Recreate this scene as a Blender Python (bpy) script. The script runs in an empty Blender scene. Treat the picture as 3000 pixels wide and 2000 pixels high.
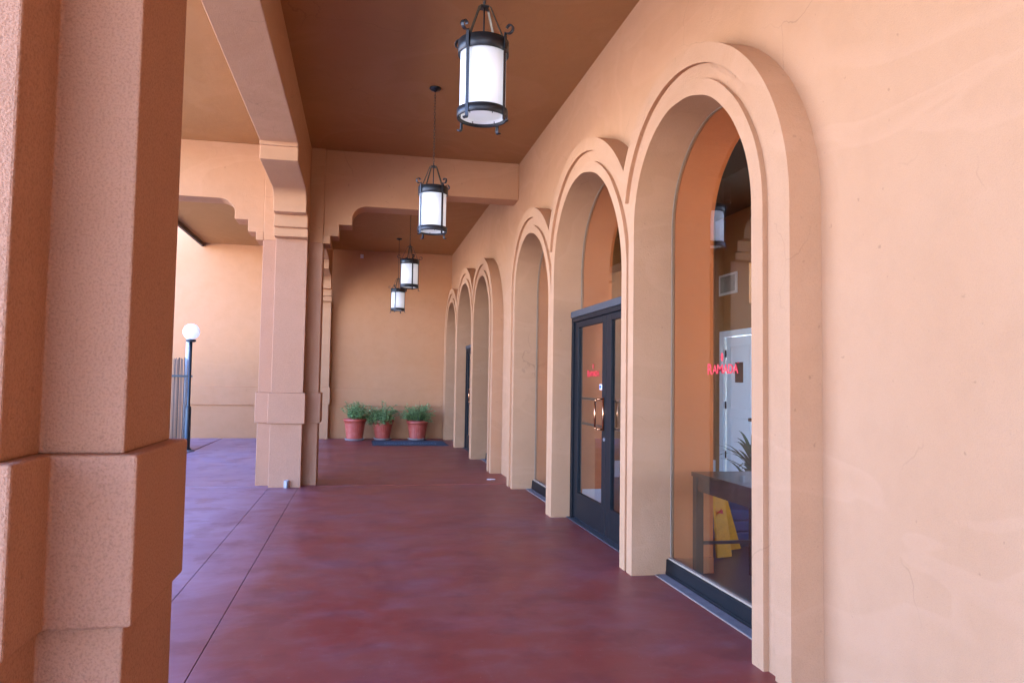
import bpy, bmesh, math, random
from mathutils import Vector, Matrix, Euler
from mathutils.geometry import tessellate_polygon
PI = math.pi
sc = bpy.context.scene
col = sc.collection
random.seed(7)

# ------------------------------------------------------------ materials
def srgb(r, g, b):
    f = lambda c: ((c / 255 + .055) / 1.055) ** 2.4 if c > 10 else c / 255 / 12.92
    return (f(r), f(g), f(b), 1)

class Nt:
    def __init__(s, name):
        s.m = bpy.data.materials.new(name); s.m.use_nodes = True
        s.t = s.m.node_tree; s.n = s.t.nodes; s.l = s.t.links
        s.b = s.n['Principled BSDF']; s.out = s.n['Material Output']
        s.co = s.n.new('ShaderNodeTexCoord').outputs['Object']
    def node(s, typ, **kw):
        n = s.n.new(typ)
        for k, v in kw.items():
            if k.startswith('_'): setattr(n, k[1:], v)
            else:
                key = int(k[1:]) if k[0] == 'i' and k[1:].isdigit() else k.replace('__', ' ')
                if hasattr(v, 'is_output') or isinstance(v, bpy.types.NodeSocket): s.l.new(v, n.inputs[key])
                else: n.inputs[key].default_value = v
        return n
    def noise(s, scale, detail=4, rough=.55, vec=None, dist=0):
        return s.node('ShaderNodeTexNoise', Vector=vec or s.co, Scale=scale, Detail=detail, Roughness=rough, Distortion=dist).outputs['Fac']
    def ramp(s, fac, a, b, ca=(0, 0, 0, 1), cb=(1, 1, 1, 1)):
        r = s.node('ShaderNodeValToRGB', Fac=fac); e = r.color_ramp.elements
        e[0].position = a; e[0].color = ca; e[1].position = b; e[1].color = cb
        return r.outputs['Color']
    def mix(s, fac, a, b, mode='MIX'):
        n = s.n.new('ShaderNodeMix'); n.data_type = 'RGBA'; n.blend_type = mode
        for i, v in ((0, fac), (6, a), (7, b)):
            if isinstance(v, bpy.types.NodeSocket): s.l.new(v, n.inputs[i])
            else: n.inputs[i].default_value = v
        return n.outputs[2]
    def scale(s, v3):
        return s.node('ShaderNodeMapping', Vector=s.co, Scale=v3).outputs[0]
    def math(s, op, a, b=0.5):
        return s.node('ShaderNodeMath', _operation=op, i0=a, i1=b).outputs[0]
    def bump(s, h, strength, dist, normal=None):
        kw = dict(Height=h, Strength=strength, Distance=dist)
        if normal: kw['Normal'] = normal
        return s.node('ShaderNodeBump', **kw).outputs[0]
    def set(s, **kw):
        for k, v in kw.items():
            key = k.replace('__', ' ')
            if isinstance(v, bpy.types.NodeSocket): s.l.new(v, s.b.inputs[key])
            else: s.b.inputs[key].default_value = v
        return s.m

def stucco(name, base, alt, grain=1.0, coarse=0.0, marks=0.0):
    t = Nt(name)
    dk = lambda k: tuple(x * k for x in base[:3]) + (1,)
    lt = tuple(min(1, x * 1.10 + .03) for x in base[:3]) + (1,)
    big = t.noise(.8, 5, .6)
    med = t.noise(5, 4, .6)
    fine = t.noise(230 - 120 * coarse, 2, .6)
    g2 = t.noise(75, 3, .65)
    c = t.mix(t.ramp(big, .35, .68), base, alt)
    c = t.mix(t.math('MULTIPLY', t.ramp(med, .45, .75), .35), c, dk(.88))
    c = t.mix(t.math('MULTIPLY', t.ramp(fine, .30, .52, (1, 1, 1, 1), (0, 0, 0, 1)), .22 + coarse * .45), c, dk(.55))  # grain speckle, with the shade in its pits put into the colour
    if coarse: c = t.mix(t.math('MULTIPLY', t.ramp(fine, .52, .70), .35 * coarse), c, lt)
    spots = t.noise(22, 2, .5)
    c = t.mix(t.math('MULTIPLY', t.ramp(spots, .72, .77), .5), c, dk(.55))
    h = g2
    if marks:
        # hairline cracks, only here and there; repaired patches with a soft edge
        vd = t.node('ShaderNodeTexVoronoi', _feature='DISTANCE_TO_EDGE', Vector=t.node('ShaderNodeVectorMath', _operation='ADD', i0=t.co, i1=t.node('ShaderNodeVectorMath', _operation='SCALE', i0=t.node('ShaderNodeTexNoise', Vector=t.co, Scale=2.5, Detail=4).outputs['Color'], Scale=.35).outputs[0]).outputs[0], Scale=.75).outputs['Distance']
        line = t.ramp(vd, .0012, .0032, (1, 1, 1, 1), (0, 0, 0, 1))
        where = t.ramp(t.noise(.9, 2, .5), .53, .60)
        c = t.mix(t.math('MULTIPLY', t.math('MULTIPLY', line, where), .45 * marks), c, dk(.45))
        sw = t.noise(.55, 2, .5, vec=t.scale((1, .8, 2.2)), dist=1.2)
        band = t.ramp(sw, .50, .515); edge = t.ramp(sw, .53, .60, (1, 1, 1, 1), (0, 0, 0, 1))
        c = t.mix(t.math('MULTIPLY', t.math('MULTIPLY', band, edge), .22 * marks), c, lt)
        c = t.mix(t.math('MULTIPLY', t.ramp(t.noise(60, 3, .7), .73, .76), .5), c, dk(.35))
    n1 = t.bump(g2, .35 * grain, .006)
    n2 = t.bump(fine, .5 * grain, .003 + .003 * coarse, n1)
    n3 = t.bump(t.noise(3.0, 3, .5), .35, .02, n2)
    n4 = t.bump(t.noise(14, 3, .6), .25, .008, n3)
    return t.set(Base__Color=c, Roughness=.85, Normal=n4, Specular__IOR__Level=.25)

M = {}
WALL = (.455, .218, .100, 1)
M['wall'] = stucco('terracotta_stucco', WALL, (.47, .234, .113, 1), 1.0, 0, 1.0)
M['column'] = stucco('coarse_stucco', (.41, .192, .10, 1), (.43, .21, .118, 1), 1.4, .7)
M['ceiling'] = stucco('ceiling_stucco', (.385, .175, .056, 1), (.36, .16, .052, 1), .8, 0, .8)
M['far_wall'] = stucco('outer_stucco', (.50, .222, .092, 1), (.52, .24, .108, 1), .7, 0, .4)
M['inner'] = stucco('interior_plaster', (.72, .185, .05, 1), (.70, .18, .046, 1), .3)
M['brownroom'] = stucco('lobby_plaster', (.38, .18, .065, 1), (.36, .17, .062, 1), .3)

def m_floor():
    t = Nt('painted_concrete')
    big = t.noise(1.1, 6, .62, dist=.6)
    st = t.noise(1.0, 5, .6, vec=t.scale((1.3, 2.4, 1)))
    fine = t.noise(60, 3, .6)
    red = (.225, .030, .021, 1); worn = (.225, .058, .040, 1); sky_sheen = (.32, .23, .29, 1)
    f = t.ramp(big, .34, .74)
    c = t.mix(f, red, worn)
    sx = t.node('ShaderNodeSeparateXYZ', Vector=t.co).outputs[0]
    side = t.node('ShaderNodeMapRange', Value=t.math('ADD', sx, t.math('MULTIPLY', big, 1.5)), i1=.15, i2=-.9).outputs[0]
    c = t.mix(t.math('MULTIPLY', side, .8), c, sky_sheen)  # bluish sky sheen of the open left side painted into the colour
    f2 = t.math('MULTIPLY', t.ramp(st, .48, .76), .30)
    c = t.mix(f2, c, (.20, .115, .15, 1))
    sc_ = t.noise(14, 5, .75, vec=t.scale((1, 1.8, 1)))
    c = t.mix(t.math('MULTIPLY', t.ramp(sc_, .62, .72), .30), c, (.30, .22, .24, 1))
    st2 = t.noise(3.2, 6, .72, vec=t.scale((1, 1.5, 1)), dist=.3)
    c = t.mix(t.math('MULTIPLY', t.ramp(st2, .50, .68), .30), c, (.25, .115, .105, 1))
    scr = t.noise(9, 5, .8, vec=t.scale((6, .5, 1)), dist=.8)
    c = t.mix(t.math('MULTIPLY', t.ramp(scr, .66, .69), .35), c, (.36, .24, .24, 1))
    c = t.mix(t.math('MULTIPLY', t.ramp(t.noise(42, 3, .7), .70, .74), .5), c, (.42, .30, .32, 1))
    c = t.mix(t.math('MULTIPLY', t.ramp(t.noise(2.4, 4, .6), .52, .62), .35), c, (.12, .018, .02, 1))
    r = t.node('ShaderNodeMapRange', Value=big, i1=.3, i2=.7, i3=.36, i4=.52).outputs[0]
    n = t.bump(fine, .12, .003, t.bump(t.noise(2.2, 3, .5), .25, .02))
    return t.set(Base__Color=c, Roughness=r, Normal=n, Specular__IOR__Level=.38)
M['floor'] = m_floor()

def simple(name, c, rough=.6, metal=0, nscale=20, amt=.25, bump=0, bscale=60, spec=.5):
    t = Nt(name)
    f = t.ramp(t.noise(nscale, 4, .6), .3, .75)
    cc = t.mix(f, c, tuple(x * (1 - amt) for x in c[:3]) + (1,))
    kw = dict(Base__Color=cc, Roughness=rough, Metallic=metal, Specular__IOR__Level=spec)
    if bump: kw['Normal'] = t.bump(t.noise(bscale, 3, .6), bump, .004)
    return t.set(**kw)
M['joint'] = simple('joint_dirt', (.035, .02, .024, 1), .9)
M['concrete'] = simple('bare_concrete', (.20, .17, .16, 1), .75, 0, 12, .35, .3)
M['ground'] = simple('sunlit_paving', (.50, .48, .45, 1), .85, 0, 2, .2, .3)
M['iron'] = simple('wrought_iron', (.022, .021, .022, 1), .42, .4, 30, .3, .25, 90)
M['arm_iron'] = simple('worn_bronze_iron', (.10, .075, .045, 1), .42, .6, 40, .5, .2, 90)
M['door_metal'] = simple('dark_anodised_frame', (.0055, .0055, .0058, 1), .5, 0, 8, .2, spec=.2)
M['head_metal'] = simple('header_aluminium', (.05, .05, .05, 1), .5, .1, 8, .2)
M['gasket'] = simple('sealant', (.36, .24, .15, 1), .85)
M['copper'] = simple('copper_handle', (.75, .32, .14, 1), .22, 1.0, 30, .15)
M['silver'] = simple('lock_steel', (.7, .7, .7, 1), .3, 1.0)
M['red'] = simple('red_vinyl', (.75, .03, .035, 1), .5, 0, 10, .05)
M['white'] = simple('white_plastic', (.78, .78, .77, 1), .45, 0, 10, .06)
M['white_paint'] = simple('white_door_paint', (.86, .86, .85, 1), .45, 0, 3, .06)
M['vent'] = simple('vent_grey', (.36, .38, .36, 1), .5)
M['darkwood'] = simple('dark_wood', (.035, .017, .012, 1), .22, 0, 6, .4)
M['darkfloor'] = simple('lobby_tile', (.05, .035, .03, 1), .3, 0, 3, .4)
M['black'] = simple('dark_ceiling', (.03, .022, .018, 1), .8)
M['yellow'] = simple('yellow_plastic', (.82, .30, .002, 1), .6, spec=.2)
M['navy'] = simple('navy_fabric', (.02, .03, .075, 1), .7)
M['mat'] = simple('mat_carpet', (.018, .036, .056, 1), .95, 0, 90, .5, .6, 200)
M['mat_edge'] = simple('mat_rubber', (.02, .025, .035, 1), .8)
M['mat_mark'] = simple('mat_print', (.10, .16, .22, 1), .95, 0, 60, .5)
M['soil'] = simple('potting_soil', (.035, .022, .016, 1), .95, 0, 40, .5, .8, 60)
M['saucer'] = simple('pale_saucer', (.50, .44, .42, 1), .6, 0, 12, .3)
M['fascia'] = simple('brown_fascia', (.06, .035, .028, 1), .6)
M['lamp_post'] = simple('lamp_post_paint', (.016, .02, .022, 1), .4, .3)
M['pvc'] = simple('grey_pipe', (.55, .55, .52, 1), .5)
M['blue_label'] = simple('blue_label', (.05, .12, .35, 1), .5)
M['window_dark'] = simple('smoked_panel', (.05, .015, .008, 1), .2)
M['roof'] = simple('roof_membrane', (.35, .30, .26, 1), .9)

def m_pot():
    t = Nt('red_clay_pot')
    f = t.ramp(t.noise(9, 5, .65), .45, .7)
    c = t.mix(f, (.40, .055, .028, 1), (.46, .11, .07, 1))
    c = t.mix(t.math('MULTIPLY', t.ramp(t.noise(30, 4, .7), .62, .72), .5), c, (.5, .28, .24, 1))
    return t.set(Base__Color=c, Roughness=.5, Normal=t.bump(t.noise(40, 3, .6), .2, .004))
M['pot'] = m_pot()

def m_leaf(name, a, b):
    t = Nt(name)
    w = t.node('ShaderNodeNewGeometry').outputs['Random Per Island']
    c = t.mix(w, a, b)
    t.set(Base__Color=c, Roughness=.5, Specular__IOR__Level=.4)
    tr = t.node('ShaderNodeBsdfTranslucent', Color=c)
    mx = t.node('ShaderNodeMixShader', Fac=.3, i1=t.b.outputs[0], i2=tr.outputs[0])
    t.l.new(mx.outputs[0], t.out.inputs[0])
    return t.m
M['leaf'] = m_leaf('rosemary_leaf', (.12, .23, .06, 1), (.38, .50, .20, 1))
M['leaf_dark'] = m_leaf('lobby_leaf', (.02, .06, .025, 1), (.08, .16, .07, 1))

def m_shade(name, emis):
    t = Nt(name)
    c = t.mix(t.ramp(t.noise(3, 3), .3, .8), (.93, .93, .94, 1), (.88, .88, .90, 1))
    t.set(Base__Color=c, Roughness=.35, Emission__Color=(.93, .96, 1, 1), Emission__Strength=emis)
    tr = t.node('ShaderNodeBsdfTranslucent', Color=(.9, .9, .9, 1))
    mx = t.node('ShaderNodeMixShader', Fac=.35, i1=t.b.outputs[0], i2=tr.outputs[0])
    t.l.new(mx.outputs[0], t.out.inputs[0])
    return t.m
M['shade'] = m_shade('opal_glass', .012)
M['globe'] = m_shade('opal_globe', .012)

def m_glass(name, tint=(.86, .88, .86, 1)):
    t = Nt(name)
    t.n.remove(t.b)
    tr = t.node('ShaderNodeBsdfTransparent', Color=tint)
    gl = t.node('ShaderNodeBsdfGlossy', Color=(.95, .97, 1, 1), Roughness=.012)
    fr = t.node('ShaderNodeFresnel', IOR=1.5)
    front = t.math('SUBTRACT', 1.0, t.node('ShaderNodeNewGeometry').outputs['Backfacing'])
    f = t.math('MULTIPLY', t.math('MULTIPLY', fr.outputs[0], 1.5), front)
    mx = t.node('ShaderNodeMixShader', Fac=f, i1=tr.outputs[0], i2=gl.outputs[0])
    t.l.new(mx.outputs[0], t.out.inputs[0])
    return t.m
M['glass'] = m_glass('window_glass')

def m_reed():
    t = Nt('reed')
    w = t.node('ShaderNodeNewGeometry').outputs['Random Per Island']
    c = t.mix(w, (.15, .10, .07, 1), (.035, .024, .018, 1))
    return t.set(Base__Color=c, Roughness=.8)
M['reed'] = m_reed()

# ------------------------------------------------------------ object helpers
def tag(o, label=None, cat=None, group=None, kind=None):
    if label: o['label'] = label
    if cat: o['category'] = cat
    if group: o['group'] = group
    if kind: o['kind'] = kind
    return o
def thing(name, loc, label, cat, group=None, rz=0):
    o = bpy.data.objects.new(name, None); col.objects.link(o)
    o.location = loc; o.rotation_euler = (0, 0, rz); o.empty_display_size = .1
    return tag(o, label, cat, group)
def worldloc(p):
    v = Vector((0, 0, 0))
    while p: v += p.location; p = p.parent
    return v
def link(name, bm, mat, parent=None, world=False, smooth=False, bevel=0, segs=2, weld=True):
    if weld: bmesh.ops.remove_doubles(bm, verts=bm.verts, dist=1e-5)
    bmesh.ops.recalc_face_normals(bm, faces=bm.faces)
    me = bpy.data.meshes.new(name); bm.to_mesh(me); bm.free()
    if world and parent: me.transform(Matrix.Translation(-worldloc(parent)))
    for m in (mat if isinstance(mat, (list, tuple)) else [mat]): me.materials.append(M[m])
    if smooth:
        for p in me.polygons: p.use_smooth = True
    o = bpy.data.objects.new(name, me); col.objects.link(o)
    if parent: o.parent = parent
    if bevel:
        b = o.modifiers.new('bevel', 'BEVEL'); b.width = bevel; b.segments = segs; b.limit_method = 'ANGLE'; b.angle_limit = math.radians(40)
        b.harden_normals = False
    return o
def box(bm, x0, x1, y0, y1, z0, z1, mi=0):
    vs = [bm.verts.new(p) for p in ((x0,y0,z0),(x1,y0,z0),(x1,y1,z0),(x0,y1,z0),(x0,y0,z1),(x1,y0,z1),(x1,y1,z1),(x0,y1,z1))]
    for f in ((0,3,2,1),(4,5,6,7),(0,1,5,4),(1,2,6,5),(2,3,7,6),(3,0,4,7)):
        bm.faces.new([vs[i] for i in f]).material_index = mi
def prism(bm, loops, a, b, axis='x', smooth_sides=False):
    """loops: outer then holes, 2-D points; extruded from a to b along axis.
    axis x: (y,z); axis y: (x,z); axis z: (x,y)"""
    def P(p, t):
        return {'x': (t, p[0], p[1]), 'y': (p[0], t, p[1]), 'z': (p[0], p[1], t)}[axis]
    pts = [p for l in loops for p in l]
    A = [bm.verts.new(P(p, a)) for p in pts]; B = [bm.verts.new(P(p, b)) for p in pts]
    if len(loops) == 1:
        bm.faces.new(A); bm.faces.new(B[::-1])
    else:
        for t in tessellate_polygon([[Vector((p[0], p[1], 0)) for p in l] for l in loops]):
            try: bm.faces.new([A[i] for i in t]); bm.faces.new([B[i] for i in t][::-1])
            except ValueError: pass
    k = 0
    for l in loops:
        n = len(l)
        for i in range(n):
            j = (i + 1) % n
            f = bm.faces.new([A[k+i], A[k+j], B[k+j], B[k+i]]); f.smooth = smooth_sides
        k += n
def cyl(bm, p0, p1, r0, r1=None, n=16, caps=True):
    r1 = r0 if r1 is None else r1
    p0, p1 = Vector(p0), Vector(p1); d = (p1 - p0).normalized()
    u = d.orthogonal().normalized(); v = d.cross(u)
    A = [bm.verts.new(p0 + (u*math.cos(2*PI*i/n) + v*math.sin(2*PI*i/n))*r0) for i in range(n)]
    B = [bm.verts.new(p1 + (u*math.cos(2*PI*i/n) + v*math.sin(2*PI*i/n))*r1) for i in range(n)]
    for i in range(n):
        j = (i+1) % n; bm.faces.new([A[i], A[j], B[j], B[i]]).smooth = True
    if caps: bm.faces.new(A[::-1]); bm.faces.new(B)
def lathe(bm, prof, c=(0, 0), n=40, close=False, rib=None):
    rings = []
    for k, (r, z) in enumerate(prof):
        ring = []
        for i in range(n):
            a = 2*PI*i/n; rr = r
            if rib: rr = rib(r, z, a)
            ring.append(bm.verts.new((c[0] + rr*math.cos(a), c[1] + rr*math.sin(a), z)))
        rings.append(ring)
    for k in range(len(prof) - 1):
        for i in range(n):
            j = (i+1) % n
            bm.faces.new([rings[k][i], rings[k][j], rings[k+1][j], rings[k+1][i]]).smooth = True
    if close: bm.faces.new(rings[0][::-1]); bm.faces.new(rings[-1])
def strip(bm, path, w, t, side):
    """flat bar along path (list of Vector), width w along 'side' vector(s), thickness t"""
    n = len(path); prev = None
    for i in range(n):
        d = (path[min(i+1, n-1)] - path[max(i-1, 0)]).normalized()
        s = side.normalized(); nn = d.cross(s).normalized()
        q = [bm.verts.new(path[i] + s*a*w/2 + nn*b*t/2) for a, b in ((-1,-1),(1,-1),(1,1),(-1,1))]
        if prev:
            for k in range(4): bm.faces.new([prev[k], prev[(k+1)%4], q[(k+1)%4], q[k]])
        else: bm.faces.new(q[::-1])
        prev = q
    bm.faces.new(prev)
def torus(bm, c, R, r, axis='z', n=24, m=6, sx=1, sy=1, rot=None):
    vs = []
    for i in range(n):
        a = 2*PI*i/n; row = []
        for j in range(m):
            b = 2*PI*j/m
            p = Vector(((R + r*math.cos(b))*math.cos(a)*sx, (R + r*math.cos(b))*math.sin(a)*sy, r*math.sin(b)))
            if rot: p = rot @ p
            row.append(bm.verts.new(Vector(c) + p))
        vs.append(row)
    for i in range(n):
        for j in range(m):
            bm.faces.new([vs[i][j], vs[(i+1)%n][j], vs[(i+1)%n][(j+1)%m], vs[i][(j+1)%m]]).smooth = True

# ------------------------------------------------------------ key dimensions
XT, XW, XG, XI = 2.185, 2.37, 2.53, 2.90   # trim face, wall face, glass, inner wall face
CZ = 5.0                                    # ceiling
YF = 20.27                                  # far wall
# arches: centre y, half width, rise, spring z, skew, kind
G1 = [(4.86, .95, .87, 2.706, .13, 'window'), (7.265, 1.165, 1.05, 2.66, .14, 'door'), (9.69, 1.01, .87, 2.686, .16, 'window')]
G2 = [(13.88, .95, .87, 2.68, .10, 'window'), (16.275, 1.165, 1.05, 2.66, .09, 'door'), (18.73, 1.01, .87, 2.67, .05, 'window')]
def bz(d): return d * .86
def arch(A, d=0, z0=0.0, n=56, y_lo=None):
    cy, a, b, zs, k = A[:5]; a += d; b += bz(d)
    pts = [(cy - a, z0)]
    for i in range(n + 1):
        th = PI - PI*i/n; wob = 1 + (.0035*math.sin(7.3*th + cy*5) + .002*math.sin(17*th + cy))*math.sin(th)
        pts.append((cy + a*math.cos(th)*wob, zs + b*math.sin(th)*wob + k*a*math.cos(th)))
    pts.append((cy + a, z0))
    return pts
def arch_z(A, d, y):
    cy, a, b, zs, k = A[:5]; a += d; b += bz(d)
    c = (y - cy) / a
    if abs(c) > 1: return None
    return zs + b*math.sqrt(max(0, 1 - c*c)) + k*a*c
def envelope(G, d, z0):
    """outline (graph) of the union of the group's arches outset by d"""
    lo = G[0][0] - G[0][1] - d; hi = G[2][0] + G[2][1] + d
    ys = set([lo, hi])
    for A in G:
        for i in range(65):
            y = A[0] + (A[1] + d)*math.cos(PI*i/64)
            if lo <= y <= hi: ys.add(round(y, 5))
    ys |= {round(lo + (hi-lo)*i/160, 5) for i in range(161)}
    out = []
    for y in sorted(ys):
        zz = [arch_z(A, d, min(max(y, lo + 1e-6), hi - 1e-6)) for A in G]; zz = [z for z in zz if z is not None]
        if zz: out.append((y, max(zz)))
    pts = [(lo, z0)] + out + [(hi, z0)]
    cl = [pts[0]]
    for p in pts[1:]:
        if abs(p[0]-cl[-1][0]) > 1e-4 or abs(p[1]-cl[-1][1]) > 1e-4: cl.append(p)
    return cl

# ------------------------------------------------------------ setting: floor, ground, ceiling
def floor():
    bm = bmesh.new()
    xs = [-5.2, -3.44, -1.243, -.84, 2.56]
    ys = [-16, 11.25, 20.3]
    for i in range(4):
        for j in range(2):
            g0 = .018 if i == 1 else .0026; g1 = .018 if i == 0 else .0026
            x0, x1, y0, y1 = xs[i] + g0, xs[i+1] - g1, ys[j] + .02, ys[j+1] - .02
            if i == 3: x1 = 2.56
            if i == 0: x0 = -5.2
            box(bm, x0, x1, y0, y1, -.10, 0)
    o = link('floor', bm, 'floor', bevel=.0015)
    tag(o, kind='structure')
    bm = bmesh.new(); box(bm, -5.19, 2.55, -15.99, 20.29, -.16, -.014)
    tag(link('floor_bedding', bm, 'joint'), kind='structure')
    bm = bmesh.new()
    q = [bm.verts.new(p) for p in ((-400, -400, -.17), (400, -400, -.17), (400, 400, -.17), (-400, 400, -.17))]
    bm.faces.new(q)
    tag(link('ground', bm, 'ground'), kind='structure')
floor()

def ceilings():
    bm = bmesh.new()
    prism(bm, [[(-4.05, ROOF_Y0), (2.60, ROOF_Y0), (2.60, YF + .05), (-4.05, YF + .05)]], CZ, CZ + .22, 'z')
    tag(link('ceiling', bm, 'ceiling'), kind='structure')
    bm = bmesh.new()
    prism(bm, [[(-4.10, ROOF_Y0 - .05), (6.5, ROOF_Y0 - .05), (6.5, YF - .05), (-4.10, YF - .05)]], CZ + .224, CZ + .40, 'z')
    tag(link('roof', bm, 'roof'), kind='structure')
    bm = bmesh.new(); box(bm, -4.11, -4.055, ROOF_Y0, YF - .006, CZ - .09, CZ + .22)
    t = thing('roof_fascia', (-4.08, 10, CZ), 'thin dark brown fascia strip along the outer edge of the walkway ceiling', 'fascia')
    link('board', bm, 'fascia', t, world=True)
ROOF_Y0 = -9.0
ceilings()

# ------------------------------------------------------------ lobby wall with two groups of three arches
def lobby_wall():
    T = thing('lobby_wall', (XW, 8, 0), 'long terracotta stucco wall with two groups of three round arches', 'wall')
    bm = bmesh.new()
    holes = [arch(A, 0, -.05) for A in G1 + G2]; wide = [arch(A, .06, -.05) for A in G1 + G2]
    prism(bm, [[(-16, -.16), (-16, 6.6), (YF + .02, 6.6), (YF + .02, -.16)]] + wide, XW, XG + .02)
    link('wall_panel', bm, 'wall', T, world=True)
    bm = bmesh.new()
    prism(bm, [[(-16, -.16), (-16, 6.6), (YF + .02, 6.6), (YF + .02, -.16)]] + holes, XG + .024, XI)
    link('inner_wall_face', bm, 'inner', T, world=True)
    for gi, G in enumerate((G1, G2)):
        # backing slab (the channel floor), outer ring, inner rings
        bm = bmesh.new()
        o3 = envelope(G, .395, -.05)
        prism(bm, [o3] + [arch(A, 0, -.05) for A in G], XT + .034, XG + .017)
        o2 = envelope(G, .245, -.05)
        # outer ring in strips between the two envelopes
        prism(bm, [o3 + o2[::-1]], XT, XT + .034)
        for A in G:
            prism(bm, [arch(A, .122, -.05) + arch(A, 0, -.05)[::-1]], XT + .002, XT + .034)
        link('arch_surround', bm, 'wall', T, world=True, bevel=.009, weld=False)
    for gi, G in enumerate((G1, G2)):
        for A in G:
            if A[5] == 'window': window(T, A, gi == 0 and A[0] < 5)
            else: door(T, A, gi == 0)
    # raised patch lines and chips
    return T

def tri_text(body, size, parent, loc, mat, name, depth=.002, sx=1.0, extra=None):
    """lettering facing -X, reading towards -Y; mesh made from font curves"""
    cu = bpy.data.curves.new('txt', 'FONT'); cu.body = body; cu.size = size; cu.extrude = depth; cu.offset = size*.012
    if extra: extra(cu)
    ob = bpy.data.objects.new('txt', cu); col.objects.link(ob)
    dg = bpy.context.evaluated_depsgraph_get(); dg.update()
    me = bpy.data.meshes.new_from_object(ob.evaluated_get(dg))
    col.objects.unlink(ob); bpy.data.objects.remove(ob)
    # text x -> -Y, text y -> Z, text z -> -X
    me.transform(Matrix(((0, 0, -1, 0), (-sx, 0, 0, 0), (0, 1, 0, 0), (0, 0, 0, 1))))
    return me

def decal(parent, xg, y0, z0, w, h, worldparent):
    """company lettering with leaf mark: y0 is left end (far), w total width"""
    bm = bmesh.new()
    def add(body, size, yy, zz, sx):
        me = tri_text(body, size, None, None, None, 't', .0015, sx)
        me.transform(Matrix.Translation((xg, yy, zz)))
        wy = [v.co.y for v in me.vertices]; bm.from_mesh(me); bpy.data.meshes.remove(me)
        return min(wy), max(wy)
    S = h / .70
    # capital R then small capitals, each fitted to its share of the width
    y = y0
    for ch, fw, big in (('R', .165, 1.22), ('A', .155, 1), ('M', .19, 1), ('A', .155, 1), ('D', .15, 1), ('A', .155, 1)):
        me = tri_text(ch, h*big/.72, None, None, None, 't', .0015, 1)
        ys_ = [v.co.y for v in me.vertices]; zs_ = [v.co.z for v in me.vertices]
        sy = fw*w*.93/(max(ys_) - min(ys_))
        for v in me.vertices: v.co.y = (v.co.y - max(ys_))*sy + y; v.co.z = (v.co.z - min(zs_))/(max(zs_) - min(zs_))*h*big + z0 - (h*.10 if big > 1 else 0); v.co.x += xg
        bm.from_mesh(me); bpy.data.meshes.remove(me); y -= fw*w
    cyl(bm, (xg - .0015, y + .006, z0 + h*1.12), (xg + .0015, y + .006, z0 + h*1.12), h*.07, n=10)
    # leaf mark
    cy, cz = y0 - w*.47, z0 + h*1.80
    for s0, s1 in ((-1, -.12), (.12, 1)):
        pts = []
        for i in range(17):
            t = -1 + 2*i/16; ww = (1 - t*t) ** .6
            pts.append((cy + s0*ww*h*.26, cz + t*h*.48))
        for i in range(17):
            t = 1 - 2*i/16; ww = (1 - t*t) ** .6
            pts.append((cy + s1*ww*h*.26, cz + t*h*.48))
        cl = [pts[0]]
        for p in pts[1:]:
            if (p[0]-cl[-1][0])**2 + (p[1]-cl[-1][1])**2 > 1e-9: cl.append(p)
        if (cl[0][0]-cl[-1][0])**2 + (cl[0][1]-cl[-1][1])**2 < 1e-9: cl.pop()
        prism(bm, [cl], xg - .0015, xg + .0015)
    return link('lettering', bm, 'red', parent, world=True, weld=False)

def window(T, A, lettered):
    cy, a, b, zs, k = A[:5]
    bm = bmesh.new()     # bottom rail with lip
    box(bm, XG - .045, XG - .005, cy - a + .001, cy + a - .001, .005, .125)
    box(bm, XG - .052, XG - .045, cy - a + .001, cy + a - .001, .005, .03)
    W = link('window', bm, 'door_metal', T, world=True, bevel=.003)
    def child(name, bm, mat, **kw):
        o = link(name, bm, mat, None, **kw); o.data.transform(Matrix.Translation(-worldloc(T))); o.parent = W; return o
    bm = bmesh.new(); prism(bm, [arch(A, -.001, .126)], XG - .003, XG + .003); child('pane', bm, 'glass')
    bm = bmesh.new()     # bead of sealant round the pane and along the rail
    prism(bm, [arch(A, -.0005, .127) + arch(A, -.006, .127)[::-1]], XG - .010, XG - .004)
    box(bm, XG - .03, XG - .004, cy - a + .012, cy + a - .012, .126, .140)
    child('sealant', bm, 'gasket')
    bm = bmesh.new(); box(bm, XW + .02, XG - .053, cy - a + .002, cy + a - .002, .001, .007)
    child('sill', bm, 'concrete', bevel=.003)
    bm = bmesh.new(); box(bm, XT + .20, XW + .0195, cy - a + .004, cy + a - .004, .0008, .005)
    child('threshold_edge', bm, 'gasket')
    bm = bmesh.new()     # skirting on the inner jamb
    box(bm, XG + .03, XI, cy + a - .012, cy + a - .001, 0, .13)
    child('skirting', bm, 'inner')
    if lettered:
        d = decal(W, XG - .006, 5.145, 1.634, .475, .066, True)
        d.data.transform(Matrix.Translation(worldloc(W))); d.data.transform(Matrix.Translation(-worldloc(T)))

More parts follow.
